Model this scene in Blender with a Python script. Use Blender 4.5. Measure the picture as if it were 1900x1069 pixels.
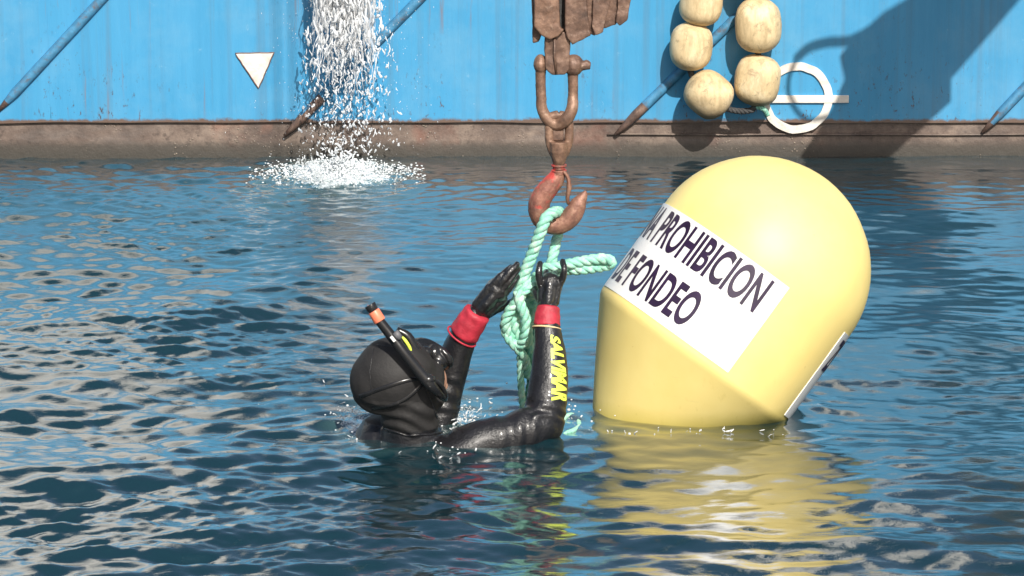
import bpy, bmesh, math, random
import numpy as np
from mathutils import Vector, Matrix, noise
from mathutils.bvhtree import BVHTree
random.seed(7); rng = np.random.default_rng(7)
S = bpy.context.scene
for o in list(bpy.data.objects): bpy.data.objects.remove(o)

# ------------------------------------------------------------------ camera, sky, sun, exposure
FPX, PITCH, CAMH = 6100.0, math.radians(12.4), 2.43
cd = bpy.data.cameras.new('camera'); cam = bpy.data.objects.new('camera', cd)
S.collection.objects.link(cam); S.camera = cam
cd.sensor_width = 36; cd.lens = FPX/1900*36; cd.clip_start = .1; cd.clip_end = 3000
cam.location = (0, 0, CAMH); cam.rotation_euler = (math.pi/2-PITCH, 0, 0)
SUN_AZ, SUN_EL = math.radians(14), math.radians(39)       # sun stands behind the camera, a little to its right
SV = Vector((math.sin(SUN_AZ)*math.cos(SUN_EL), -math.cos(SUN_AZ)*math.cos(SUN_EL), math.sin(SUN_EL)))
w = bpy.data.worlds.new('World'); S.world = w; w.use_nodes = True
wn = w.node_tree; wn.nodes.clear()
sky = wn.nodes.new('ShaderNodeTexSky'); sky.sky_type = 'NISHITA'; sky.sun_disc = False
sky.sun_elevation = SUN_EL; sky.sun_rotation = math.atan2(SV.x, SV.y); sky.dust_density = 3.0
bg = wn.nodes.new('ShaderNodeBackground'); bg.inputs[1].default_value = .078
wo = wn.nodes.new('ShaderNodeOutputWorld')
wn.links.new(sky.outputs[0], bg.inputs[0]); wn.links.new(bg.outputs[0], wo.inputs[0])
sl = bpy.data.lights.new('sun', 'SUN'); sl.energy = 4.2; sl.angle = math.radians(.5); sl.color = (1, .95, .87)
so = bpy.data.objects.new('sun', sl); S.collection.objects.link(so)
so.rotation_euler = SV.to_track_quat('Z', 'Y').to_euler()
S.view_settings.view_transform = 'Standard'; S.view_settings.look = 'None'
S.view_settings.exposure = .42; S.view_settings.gamma = 1; S.view_settings.use_curve_mapping = False
S.cycles.max_bounces = 8; S.cycles.transmission_bounces = 6; S.cycles.glossy_bounces = 4
S.cycles.caustics_reflective = False; S.cycles.caustics_refractive = False

HULLY = 13.6
def G(px, py, Y):
    """world point where the sight line of photo position (px, py) crosses the upright plane at distance Y"""
    dx, dy = (px-950)/FPX, -(py-534.5)/FPX
    c, s = math.cos(PITCH), math.sin(PITCH)
    d = Vector((dx, c+dy*s, -s+dy*c))
    return Vector((0, 0, CAMH)) + d*(Y/d.y)
def mpp(Y): return Y/math.cos(PITCH)/FPX*1.0

# ------------------------------------------------------------------ helpers
def tag(o, label=None, cat=None, group=None, kind=None):
    for k, v in (('label', label), ('category', cat), ('group', group), ('kind', kind)):
        if v: o[k] = v
    return o
def empty(name, loc=(0, 0, 0)):
    o = bpy.data.objects.new(name, None); S.collection.objects.link(o); o.location = loc; o.empty_display_size = .1
    return o
def link(name, me, m=None, parent=None, smooth=True):
    o = bpy.data.objects.new(name, me); S.collection.objects.link(o)
    if m: me.materials.clear(); me.materials.append(m)
    if smooth: me.polygons.foreach_set('use_smooth', [True]*len(me.polygons)); me.update()
    if parent:
        o.parent = parent
        o.matrix_parent_inverse = Matrix.Translation(parent.location).inverted()
    return o
class MB:
    def __init__(s): s.v = []; s.f = []
    def add(s, v, f):
        n = len(s.v); s.v += [tuple(p) for p in v]; s.f += [tuple(i+n for i in q) for q in f]
    def mesh(s, name):
        me = bpy.data.meshes.new(name); me.from_pydata(s.v, [], s.f); me.update(); return me
    def build(s, name, m, parent=None, smooth=True): return link(name, s.mesh(name), m, parent, smooth)
def frame(d, ref=None):
    d = d.normalized(); ref = ref or Vector((0, 0, 1))
    if abs(d.dot(ref)) > .97: ref = Vector((1, 0, 0))
    a = d.cross(ref).normalized(); return a, a.cross(d).normalized()
def smooth_path(pts, n=8):
    pts = [Vector(p) for p in pts]; out = []
    P = [2*pts[0]-pts[1]]+pts+[2*pts[-1]-pts[-2]]
    for i in range(1, len(P)-2):
        for k in range(n):
            t = k/n; a, b, c, d = P[i-1:i+3]
            out.append(.5*((2*b)+(c-a)*t+(2*a-5*b+4*c-d)*t*t+(3*b-a-3*c+d)*t**3))
    out.append(pts[-1]); return out
def frames(path):
    """parallel transported frames"""
    fr = []; a = None
    for i, p in enumerate(path):
        d = (path[min(i+1, len(path)-1)]-path[max(i-1, 0)]).normalized()
        if a is None: a, b = frame(d)
        else:
            a = (a-d*a.dot(d)); a = a.normalized() if a.length > 1e-6 else frame(d)[0]
            b = d.cross(a)
        fr.append((a.copy(), d.cross(a), d))
    return fr
def tube(mb, path, r, sides=10, sq=(1, 1), caps=True):
    path = [Vector(p) for p in path]; fr = frames(path); n = len(path)
    rr = r if hasattr(r, '__len__') else [r]*n
    V = []; F = []
    for p, (a, b, d), q in zip(path, fr, rr):
        for k in range(sides):
            t = 2*math.pi*k/sides; V.append(p+a*(math.cos(t)*q*sq[0])+b*(math.sin(t)*q*sq[1]))
    for i in range(n-1):
        for k in range(sides):
            k2 = (k+1) % sides; F.append((i*sides+k, i*sides+k2, (i+1)*sides+k2, (i+1)*sides+k))
    if caps:
        F.append(tuple(reversed(range(sides)))); F.append(tuple((n-1)*sides+k for k in range(sides)))
    mb.add(V, F)
def interp(vals, n):
    x = np.linspace(0, 1, len(vals)); return list(np.interp(np.linspace(0, 1, n), x, vals))
def ball(mb, c, r, nu=14, nv=9, rot=None):
    r = Vector(r) if hasattr(r, '__len__') else Vector((r, r, r)); c = Vector(c); V = []; F = []
    for j in range(nv+1):
        th = math.pi*j/nv
        for i in range(nu):
            ph = 2*math.pi*i/nu
            p = Vector((math.sin(th)*math.cos(ph)*r.x, math.sin(th)*math.sin(ph)*r.y, math.cos(th)*r.z))
            if rot: p = rot @ p
            V.append(c+p)
    for j in range(nv):
        for i in range(nu):
            i2 = (i+1) % nu; F.append((j*nu+i, (j+1)*nu+i, (j+1)*nu+i2, j*nu+i2))
    mb.add(V, F)
def prism(mb, pts, d):
    """closed outline pts pushed along vector d"""
    n = len(pts); V = [Vector(p) for p in pts]+[Vector(p)+Vector(d) for p in pts]
    F = [tuple(range(n)), tuple(reversed(range(n, 2*n)))]+[(i, i+n, (i+1) % n+n, (i+1) % n) for i in range(n)]
    mb.add(V, F)
def box(mb, lo, hi):
    x0, y0, z0 = lo; x1, y1, z1 = hi
    mb.add([(x0, y0, z0), (x1, y0, z0), (x1, y1, z0), (x0, y1, z0), (x0, y0, z1), (x1, y0, z1), (x1, y1, z1), (x0, y1, z1)],
           [(0, 3, 2, 1), (4, 5, 6, 7), (0, 1, 5, 4), (1, 2, 6, 5), (2, 3, 7, 6), (3, 0, 4, 7)])
def push(me, fn):
    """move every vertex along its normal by fn(position)"""
    n = len(me.vertices); co = np.empty(n*3, np.float32); no = np.empty(n*3, np.float32)
    me.vertices.foreach_get('co', co); me.vertices.foreach_get('normal', no)
    co = co.reshape(-1, 3); no = no.reshape(-1, 3)
    f = np.array([fn(Vector(p)) for p in co.tolist()])[:, None]
    me.vertices.foreach_set('co', (co+no*f).astype(np.float32).ravel()); me.update()
def finish(me, bevel=0, sub=0, seg=2, remesh=0, sm=0, disp=0, dscale=30):
    """bake modifiers into a new mesh"""
    o = bpy.data.objects.new('tmp', me); S.collection.objects.link(o)
    bm = bmesh.new(); bm.from_mesh(me); bmesh.ops.remove_doubles(bm, verts=bm.verts, dist=1e-6)
    bmesh.ops.recalc_face_normals(bm, faces=bm.faces); bm.to_mesh(me); bm.free()
    if bevel: b = o.modifiers.new('b', 'BEVEL'); b.width = bevel; b.segments = seg; b.limit_method = 'ANGLE'
    if remesh: r = o.modifiers.new('r', 'REMESH'); r.mode = 'VOXEL'; r.voxel_size = remesh
    if sm: s_ = o.modifiers.new('s', 'SMOOTH'); s_.factor = .5; s_.iterations = sm
    if sub: u = o.modifiers.new('u', 'SUBSURF'); u.levels = sub; u.render_levels = sub
    dg = bpy.context.evaluated_depsgraph_get(); dg.update()
    out = bpy.data.meshes.new_from_object(o.evaluated_get(dg)); bpy.data.objects.remove(o)
    if disp:
        push(out, lambda p: disp*noise.fractal(p*dscale, .8, 2, 3))
    out.update(); return out
def rope3(path, R, pitch=.075, sides=7, mb=None):
    """three laid strands"""
    mb = mb or MB(); path = [Vector(p) for p in path]
    L = [0]
    for a, b in zip(path, path[1:]): L.append(L[-1]+(b-a).length)
    n = max(8, int(L[-1]/(pitch/9)))
    s = np.linspace(0, L[-1], n); P = [Vector([np.interp(t, L, [p[k] for p in path]) for k in range(3)]) for t in s]
    fr = frames(P)
    for k in range(3):
        q = []
        for t, p, (a, b, d) in zip(s, P, fr):
            an = 2*math.pi*(t/pitch+k/3); q.append(p+(a*math.cos(an)+b*math.sin(an))*R*.5)
        tube(mb, q, R*.56, sides)
    return mb

# ------------------------------------------------------------------ materials
def mat(name, col, rough=.5, metal=0, **kw):
    m = bpy.data.materials.new(name); m.use_nodes = True; N = m.node_tree
    b = N.nodes['Principled BSDF']; b.inputs['Base Color'].default_value = (*col, 1)
    b.inputs['Roughness'].default_value = rough; b.inputs['Metallic'].default_value = metal
    for k, v in kw.items(): b.inputs[k.replace('_', ' ')].default_value = v
    return m, N, b
def nd(N, t, **kw):
    n = N.nodes.new('ShaderNode'+t)
    for k, v in kw.items(): setattr(n, k, v)
    return n
def coords(N, scale=(1, 1, 1)):
    tc = nd(N, 'NewGeometry'); mp = nd(N, 'Mapping'); mp.inputs['Scale'].default_value = scale
    N.links.new(tc.outputs['Position'], mp.inputs['Vector']); return mp.outputs[0]
def noi(N, scale, vec, detail=6, rough=.6, dist=0):
    n = nd(N, 'TexNoise'); n.inputs['Scale'].default_value = scale; n.inputs['Detail'].default_value = detail
    n.inputs['Roughness'].default_value = rough; n.inputs['Distortion'].default_value = dist
    N.links.new(vec, n.inputs['Vector']); return n.outputs['Fac']
def ramp(N, fac, stops):
    r = nd(N, 'ValToRGB'); e = r.color_ramp.elements
    while len(e) < len(stops): e.new(.5)
    for x, (p, c) in zip(e, stops):
        x.position = p; x.color = (*c, 1) if hasattr(c, '__len__') else (c, c, c, 1)
    N.links.new(fac, r.inputs[0]); return r.outputs[0]
def mix(N, fac, a, b, blend='MIX'):
    m = nd(N, 'Mix', data_type='RGBA', blend_type=blend)
    for s_, v in ((m.inputs[0], fac), (m.inputs[6], a), (m.inputs[7], b)):
        if hasattr(v, 'links') or isinstance(v, bpy.types.NodeSocket): N.links.new(v, s_)
        else: s_.default_value = v if not hasattr(v, '__len__') else (*v, 1)
    return m.outputs[2]
def math_(N, op, a, b=0, c=None):
    m = nd(N, 'Math', operation=op)
    for i, v in enumerate((a, b, c)):
        if v is None: continue
        if isinstance(v, bpy.types.NodeSocket): N.links.new(v, m.inputs[i])
        else: m.inputs[i].default_value = v
    return m.outputs[0]
def bump(N, b, h, strength=.3, dist=.01):
    n = nd(N, 'Bump'); n.inputs['Strength'].default_value = strength; n.inputs['Distance'].default_value = dist
    N.links.new(h, n.inputs['Height']); N.links.new(n.outputs[0], b.inputs['Normal']); return n
def sepz(N):
    g = nd(N, 'NewGeometry'); s_ = nd(N, 'SeparateXYZ'); N.links.new(g.outputs['Position'], s_.inputs[0]); return s_.outputs

# blue hull paint with rust and runs
def m_blue():
    m, N, b = mat('blue_hull_paint', (.03, .25, .62), .42)
    v = coords(N); vs = coords(N, (14, 1, .9)); vf = coords(N, (70, 1, 6))
    c = ramp(N, noi(N, 1.0, vs, 5), [(.3, (.045, .262, .48)), (.5, (.052, .285, .515)), (.72, (.062, .305, .54))])
    c = mix(N, ramp(N, noi(N, 1, vf, 3), [(.45, 0), (.75, .2)]), c, (.040, .235, .47))
    c = mix(N, ramp(N, noi(N, 2.2, v, 8, .7), [(.48, 0), (.68, .6)]), c, (.125, .335, .52))       # chalky patches
    c = mix(N, ramp(N, noi(N, 1.0, coords(N, (26, 1, .5)), 4), [(.52, 0), (.74, .6)]), c, (.085, .20, .31))   # grimy runs
    z = sepz(N)[2]
    low = ramp(N, z, [(.15, 1), (.34, .6), (.5, .22), (.9, .12)])
    chips = ramp(N, noi(N, 1, coords(N, (55, 1, 26)), 4, .75), [(.61, 0), (.65, 1)])
    big = ramp(N, noi(N, 1, coords(N, (3.5, 1, 3)), 3, .5), [(.45, 0), (.6, 1)])
    f = math_(N, 'MULTIPLY', math_(N, 'MULTIPLY', chips, big), low)
    rust = ramp(N, noi(N, 40, v), [(.4, (.10, .055, .04)), (.6, (.05, .045, .05))])
    c = mix(N, f, c, rust)
    c = mix(N, math_(N, 'MULTIPLY', ramp(N, noi(N, 1, coords(N, (34, 1, 1.1)), 5, .7), [(.60, 0), (.70, .7)]), ramp(N, noi(N, 1.3, v, 3), [(.5, 0), (.6, 1)])), c, (.20, .12, .085))
    c = mix(N, ramp(N, noi(N, 1, coords(N, (16, 1, 13)), 7, .8, 1), [(.63, 0), (.70, .5)]), c, (.24, .42, .55))
    edge = ramp(N, math_(N, 'ADD', z, math_(N, 'MULTIPLY', noi(N, 14, v, 8, .75), .045)), [(.180, 1), (.190, 0)])
    c = mix(N, edge, c, (.13, .085, .065))
    N.links.new(c, b.inputs['Base Color'])
    N.links.new(ramp(N, noi(N, 3, v), [(.3, .32), (.7, .6)]), b.inputs['Roughness'])
    bump(N, b, noi(N, 1, coords(N, (40, 1, 10)), 6, .7), .25, .004)
    return m
def m_boot():
    m, N, b = mat('brown_boot_top', (.15, .10, .08), .6)
    v = coords(N); z = sepz(N)[2]
    c = ramp(N, noi(N, 7, v, 9, .72), [(.3, (.072, .053, .046)), (.5, (.155, .115, .095)), (.7, (.29, .225, .18))])
    c = mix(N, ramp(N, noi(N, 26, v, 8, .8), [(.52, 0), (.62, .7)]), c, (.07, .052, .045))
    c = mix(N, ramp(N, noi(N, 1, coords(N, (4, 1, 18)), 6), [(.5, 0), (.7, .55)]), c, (.18, .155, .14))
    c = mix(N, ramp(N, noi(N, 1.6, v, 5), [(.56, 0), (.7, .8)]), c, (.26, .085, .05))
    c = mix(N, ramp(N, z, [(.01, 1), (.045, .8), (.075, 0)]), c, (.055, .050, .042))               # weed line
    vo = nd(N, 'TexVoronoi'); vo.inputs['Scale'].default_value = 60; N.links.new(v, vo.inputs['Vector'])
    bar = math_(N, 'MULTIPLY', ramp(N, vo.outputs['Distance'], [(.14, 1), (.26, 0)]), ramp(N, noi(N, 6, v, 4), [(.56, 0), (.66, 1)]))
    c = mix(N, bar, c, (.30, .25, .20))
    N.links.new(c, b.inputs['Base Color'])
    h = math_(N, 'ADD', noi(N, 30, v, 8, .7), bar); bump(N, b, h, .7, .006)
    return m
def m_rust(name, base=(.155, .092, .066), hi=(.30, .19, .135), lo=(.05, .035, .030), red=None, scale=22):
    m, N, b = mat(name, base, .5, .25)
    v = coords(N)
    c = ramp(N, noi(N, scale, v, 9, .7), [(.28, lo), (.5, base), (.72, hi)])
    c = mix(N, ramp(N, noi(N, scale*3, v, 4), [(.6, 0), (.75, .5)]), c, (.45, .33, .24))
    if red:
        c = mix(N, ramp(N, noi(N, 16, v, 5), [(.46, 0), (.54, 1)]), c, red)
    N.links.new(c, b.inputs['Base Color']); bump(N, b, noi(N, scale*3.5, v, 8, .75), .55, .0025)
    return m
def m_plain(name, col, rough=.5, var=.25, scale=12, bmp=.15, dist=.003, dirt=None, dlo=.55, dhi=.75, damt=.6, **kw):
    m, N, b = mat(name, col, rough, **kw); v = coords(N)
    c = ramp(N, noi(N, scale, v, 6), [(.3, tuple(x*(1-var) for x in col)), (.7, tuple(min(1, x*(1+var)) for x in col))])
    if dirt: c = mix(N, ramp(N, noi(N, scale*.6, v, 8, .7, .5), [(dlo, 0), (dhi, damt)]), c, dirt)
    N.links.new(c, b.inputs['Base Color']); bump(N, b, noi(N, scale*5, v, 6), bmp, dist)
    return m
M = {}
M['blue'] = m_blue(); M['boot'] = m_boot()
M['bar'] = m_plain('worn_blue_bar', (.058, .22, .38), .5, .3, 30, .4, .004, (.12, .085, .07), .5, .66, .8)
M['barend'] = m_rust('rusty_bar_end', (.15, .095, .075), (.28, .19, .15), (.05, .035, .03))
M['white'] = m_plain('white_mark_paint', (.74, .70, .64), .5, .06, 9, .5, .004, (.40, .28, .20), .52, .68, .6)
M['weld'] = m_rust('rusty_weld', (.16, .10, .09), (.3, .2, .16), (.07, .05, .045), scale=60)
M['rust'] = m_rust('brown_rust')
M['rust2'] = m_rust('orange_rust', (.215, .125, .085), (.40, .25, .17), (.075, .047, .036))
M['hook'] = m_rust('hook_rust', (.24, .115, .08), (.42, .24, .16), (.10, .055, .045))
M['hookred'] = m_rust('hook_red', (.26, .11, .08), (.42, .2, .14), (.12, .05, .045), red=(.55, .07, .06))
M['rope'] = m_plain('mint_rope', (.26, .60, .46), .7, .22, 60, .6, .002, (.62, .76, .64), .47, .64, .7)
M['ropewet'] = m_plain('wet_green_rope', (.12, .40, .30), .45, .35, 50, .6, .002, (.03, .16, .11), .45, .6, .7)
M['darkrope_slotshade'] = m_plain('dark_rope_slot_shade', (.05, .05, .05), .8, .3, 60, .6, .002)
M['wetsuit'] = m_plain('black_neoprene', (.011, .011, .013), .36, .3, 24, .6, .004, Coat_Weight=.18, Coat_Roughness=.15)
M['hood'] = m_plain('hood_neoprene', (.016, .015, .015), .68, .3, 26, .4, .003)
M['glove'] = m_plain('black_rubber_glove', (.012, .012, .013), .28, .3, 40, .6, .003, Coat_Weight=.5, Coat_Roughness=.12)
M['cuff'] = m_plain('red_cuff', (.42, .025, .045), .55, .25, 35, .5, .003)
M['edge'] = m_plain('cream_hem', (.75, .55, .30), .6, .1)
M['neon'] = m_plain('neon_yellow_print', (.72, .85, .10), .5, .05)
M['orange'] = m_plain('orange_snorkel_tip', (.85, .22, .12), .4, .1)
M['plastic'] = m_plain('black_plastic', (.015, .015, .016), .25, .2)
M['skin'] = m_plain('skin', (.45, .25, .17), .5, .1, 30)
M['glass'] = mat('mask_glass', (.05, .07, .08), .05)[0]
M['label'] = m_plain('white_vinyl_label', (.80, .80, .79), .4, .02, 9, .05)
M['ink'] = m_plain('purple_black_ink', (.022, .008, .036), .45, .35, 25, .05)
M['deck'] = m_plain('white_superstructure_paint', (.70, .69, .66), .5, .06, 3, .1, .003, (.4, .25, .17), .62, .75, .4)
M['steel'] = m_plain('grey_steel', (.12, .12, .13), .5, .2)
def m_float():
    m, N, b = mat('cream_float_foam', (.74, .58, .34), .6); v = coords(N)
    c = ramp(N, noi(N, 9, v, 6), [(.3, (.58, .43, .23)), (.55, (.74, .58, .34)), (.75, (.82, .70, .47))])
    tc = nd(N, 'TexCoord'); s_ = nd(N, 'SeparateXYZ'); N.links.new(tc.outputs['Object'], s_.inputs[0])
    d = math_(N, 'ADD', s_.outputs[2], math_(N, 'MULTIPLY', noi(N, 14, v, 6, .7), -.12))
    c = mix(N, ramp(N, noi(N, 22, v, 8, .75, .8), [(.54, 0), (.64, .6)]), c, (.20, .15, .10))
    c = mix(N, ramp(N, noi(N, 1, coords(N, (30, 30, 7)), 6, .7), [(.46, 0), (.66, .6)]), c, (.36, .26, .14))
    zz = sepz(N)[2]; low = ramp(N, math_(N, 'ADD', zz, math_(N, 'MULTIPLY', noi(N, 16, v, 6, .7), .12)), [(.26, 1), (.36, 0)])
    c = mix(N, math_(N, 'MULTIPLY', low, .75), c, (.24, .17, .10))
    N.links.new(c, b.inputs['Base Color']); bump(N, b, noi(N, 45, v, 7, .7), .5, .004)
    return m
M['float'] = m_float()
def m_buoy():
    m, N, b = mat('yellow_buoy_plastic', (.86, .68, .24), .5); v = coords(N)
    c = ramp(N, noi(N, 4, v, 4), [(.3, (.87, .68, .235)), (.7, (.91, .745, .29))])
    c = mix(N, ramp(N, noi(N, 55, v, 3, .5), [(.72, 0), (.78, .35)]), c, (.5, .33, .08))
    z = sepz(N)[2]
    wet = ramp(N, math_(N, 'ADD', z, math_(N, 'MULTIPLY', noi(N, 7, v, 5), .05)), [(.02, 1), (.075, 0)])
    c = mix(N, math_(N, 'MULTIPLY', wet, .6), c, (.52, .42, .06))
    sc = ramp(N, noi(N, 1, coords(N, (10, 10, 60)), 7, .8, .6), [(.60, 0), (.72, .45)])
    c = mix(N, math_(N, 'MULTIPLY', sc, ramp(N, noi(N, 3, v, 3), [(.48, 0), (.6, 1)])), c, (.62, .50, .22))
    dr = ramp(N, noi(N, 1, coords(N, (45, 45, 3)), 4, .6), [(.6, 0), (.75, .35)])
    c = mix(N, math_(N, 'MULTIPLY', dr, ramp(N, z, [(.05, 1), (.22, 0)])), c, (.60, .46, .12))
    N.links.new(c, b.inputs['Base Color']); bump(N, b, noi(N, 7, v, 5, .6), .12, .006)
    b.inputs['Subsurface Weight'].default_value = 0.0
    return m
M['buoy'] = m_buoy()
def m_water(fine=True):
    m, N, b = mat('harbour_water' if fine else 'far_water', (.004, .026, .036), .04); b.inputs['IOR'].default_value = 1.75
    v = coords(N)
    if fine:
        h = noi(N, 38, coords(N, (.8, 1.5, 1)), 5, .6, .5)
        ca = nd(N, 'Attribute'); ca.attribute_name = 'chop'
        h = math_(N, 'MULTIPLY_ADD', math_(N, 'MULTIPLY', noi(N, 24, coords(N, (.7, 1.3, 1)), 6, .6, 1.2), ca.outputs['Fac']), 1.8, h)
        bn = bump(N, b, h, .16, .004); N.links.new(bn.outputs[0], b.inputs['Coat Normal'])
        b.inputs['Coat Weight'].default_value = .85; b.inputs['Coat IOR'].default_value = 1.6; b.inputs['Coat Roughness'].default_value = .015
        at = nd(N, 'Attribute'); at.attribute_name = 'foam'
        vo = nd(N, 'TexNoise'); vo.inputs['Scale'].default_value = 55; vo.inputs['Detail'].default_value = 7
        vo.inputs['Roughness'].default_value = .75; N.links.new(coords(N, (1, .7, 1)), vo.inputs['Vector'])
        f = ramp(N, math_(N, 'ADD', vo.outputs['Fac'], math_(N, 'MULTIPLY_ADD', at.outputs['Fac'], .55, -.40)), [(.50, 0), (.60, 1)])
        f = math_(N, 'MULTIPLY', f, ramp(N, at.outputs['Fac'], [(.02, 0), (.2, .9)]))
        aer = math_(N, 'MULTIPLY', at.outputs['Fac'], .35)
        c = mix(N, aer, (.004, .026, .036), (.16, .30, .27))
        N.links.new(mix(N, f, c, (.80, .84, .84)), b.inputs['Base Color'])
        N.links.new(math_(N, 'MULTIPLY_ADD', f, .5, .02), b.inputs['Roughness'])
    else:
        h = math_(N, 'ADD', noi(N, 1.4, coords(N, (1, 1.6, 1)), 8, .6, .3), noi(N, 9, v, 5, .6))
        bump(N, b, h, .6, .05)
    return m
def m_spray():
    m, N, b = mat('white_falling_water', (.84, .86, .88), .25); b.inputs['IOR'].default_value = 1.33
    b.inputs['Alpha'].default_value = .62
    return m
M['spray'] = m_spray()
def m_veil():
    m, N, b = mat('thin_water_sheet', (.80, .80, .81), .25)
    st = noi(N, 1, coords(N, (60, 30, 9)), 5, .65, .8); z = sepz(N)[2]
    th = ramp(N, z, [(.12, .76), (.42, .60), (.68, .50)])
    a = math_(N, 'MULTIPLY', math_(N, 'SUBTRACT', st, th), 5); a = math_(N, 'MINIMUM', math_(N, 'MAXIMUM', a, 0), .75)
    N.links.new(a, b.inputs['Alpha']); bump(N, b, st, .5, .01)
    return m
M['veil'] = m_veil()
M['foam'] = m_plain('white_foam', (.70, .73, .74), .35, .05, 30, .3, .002)

# ------------------------------------------------------------------ water surface (one sheet to the horizon)
def wave_field(L=8.0, N=1024, lo=.03, hi=1.6, p=2.0, spread=1.2, d0=math.pi/2, seed=1):
    r = np.random.default_rng(seed); k = np.fft.fftfreq(N, L/N)*2*np.pi
    KX, KY = np.meshgrid(k, k, indexing='ij'); K = np.hypot(KX, KY); K[0, 0] = 1
    lam = 2*np.pi/K; th = np.arctan2(KY, KX)
    D = np.abs(np.cos(th-d0))**spread+.08
    A = K**(-p)*D*(lam > lo)*(lam < hi)*np.exp(-(lo*1.3/lam)**4)
    A[0, 0] = 0
    h = np.fft.ifft2(A*(r.normal(size=K.shape)+1j*r.normal(size=K.shape))).real
    gx, gy = np.gradient(h, L/N); return h/np.sqrt((gx**2+gy**2).mean())     # rms slope 1
def sample(h, x, y, L=8.0):
    N = h.shape[0]; fx = (x/L*N) % N; fy = (y/L*N) % N
    i = fx.astype(int); j = fy.astype(int); u = fx-i; v = fy-j; i2 = (i+1) % N; j2 = (j+1) % N
    return h[i, j]*(1-u)*(1-v)+h[i2, j]*u*(1-v)+h[i, j2]*(1-u)*v+h[i2, j2]*u*v
W_SWELL = wave_field(lo=.35, hi=1.9, p=2.4, spread=3, d0=math.radians(100), seed=3)
W_CHOP = wave_field(lo=.06, hi=.42, p=1.9, spread=2.2, d0=math.radians(108), seed=5)
W_RIP = wave_field(lo=.042, hi=.17, p=1.9, spread=2.2, d0=math.radians(86), seed=9)
W_FINE = wave_field(lo=.018, hi=.06, p=1.8, spread=1.4, d0=math.radians(95), seed=12)
gp = lambda px, py: (lambda d: (d[0], d[1]))(((px-950)/FPX*(CAMH/math.tan(PITCH+math.atan((py-534.5)/FPX)))/math.cos(PITCH)*1.24,
                                            CAMH/math.tan(PITCH+math.atan((py-534.5)/FPX))))
def smst(a, b, x): t = np.clip((x-a)/(b-a), 0, 1); return t*t*(3-2*t)
FALL = (-.70, 13.28); DIV = (-.27, 8.98); BUOYC = (.50, 9.45)
def height(x, y):
    left = 1-smst(-1.3, .35, x+.25*(y-9.5)*.3)
    near = 1-smst(8.3, 9.6, y)
    calm_hull = smst(12.2, 13.4, y)
    a_sw = .030+.028*left+.014*near
    a_ch = .026+.072*left+.020*near
    a_ri = .046+.125*left+.02*near
    a_ch = a_ch*(1-.5*calm_hull); a_sw = a_sw*(1-.4*calm_hull)
    z = sample(W_SWELL, x, y)*a_sw+sample(W_CHOP, x, y)*a_ch+sample(W_RIP, x, y)*a_ri+sample(W_FINE, x, y)*(.014+.085*left)*(.6+.8*np.clip(sample(W_SWELL, x*.7+2, y*.7)/.02, -1, 1))
    yc = 10.50+.33*(x+1.25)+.03*np.sin(x*7); win = smst(-1.75, -1.45, x)*(1-smst(-.95, -.65, x))
    z = z+.020*win*np.exp(-((y-yc)/.085)**2)
    yc = 9.80+.22*(x+1.0)+.02*np.sin(x*9); win = smst(-1.5, -1.2, x)*(1-smst(-.75, -.5, x))
    z = z+.010*win*np.exp(-((y-yc)/.07)**2)
    yc = 7.98+.10*np.sin(x*3.2)+.03*np.sin(x*8); win = smst(-.1, .3, x)*(1-smst(1.3, 1.7, x))
    z = z+.013*win*np.exp(-((y-yc)/.065)**2)
    for (cx, cy), amp, lam, r0, dec in ((FALL, .0022, .085, .12, .75), (DIV, .0016, .13, .2, .7), (BUOYC, .0018, .085, .26, .30), ((-.02, 8.95), .0012, .10, .1, .35)):
        r = np.hypot(x-cx, y-cy)+1e-6
        z = z+amp*np.exp(-np.maximum(r-r0, 0)/dec)*np.sin(2*np.pi*r/lam+2.5*sample(W_SWELL, x*.9+3, y*.9)*4)*smst(r0*.6, r0*1.3, r)
    return z
X0, X1, Y0, Y1 = -3.0, 3.0, 6.7, HULLY+.25
nx, ny = 840, 720
xs = np.linspace(X0, X1, nx); ys = np.linspace(Y0, Y1, ny)
XX, YY = np.meshgrid(xs, ys, indexing='ij')
ZZ = height(XX, YY)
tap = smst(0, .35, XX-X0)*smst(0, .35, X1-XX)*smst(0, .3, YY-Y0)*smst(0, .1, Y1-YY)
ZZ = ZZ*tap
def foam_field(x, y):
    f = np.zeros_like(x)
    n = sample(W_CHOP, x*1.7, y*1.7); n = n/np.abs(n).max()
    def blob(cx, cy, rx, ry, a):
        d = np.sqrt(((x-cx)/rx)**2+((y-cy)/ry)**2)*(1+.5*n); return a*np.clip(1.25-d, 0, 1)
    for b_ in ((-.715, 13.2, .30, .36, 1.25), (-.70, 12.9, .42, .55, .55),
               (-.155, 9.35, .14, .34, .72), (-.05, 9.5, .16, .22, .5), (-.44, 9.2, .10, .24, .85), (-.46, 9.5, .05, .15, .45),
               (-.13, 9.02, .16, .12, .55), (-.42, 8.93, .10, .10, .45), (.20, 9.15, .12, .2, .60), (.36, 9.12, .2, .05, .35)):
        f = np.maximum(f, blob(*b_))
    return np.clip(f, 0, 1)
FO = foam_field(XX, YY)
lump = np.clip(np.abs(sample(W_CHOP, XX*2.3, YY*2.3))*60, 0, 1)*.6+np.clip(np.abs(sample(W_RIP, XX*1.3, YY*1.3))*120, 0, 1)*.4
ZZ = ZZ+np.clip(FO-.45, 0, 1)*(.004+.022*lump)*smst(12, 12.5, YY)
co = np.stack([XX, YY, ZZ], -1).reshape(-1, 3)
idx = np.arange(nx*ny).reshape(nx, ny)
q = np.stack([idx[:-1, :-1], idx[1:, :-1], idx[1:, 1:], idx[:-1, 1:]], -1).reshape(-1, 4)
me = bpy.data.meshes.new('water'); me.vertices.add(len(co)); me.vertices.foreach_set('co', co.astype(np.float32).ravel())
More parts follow.
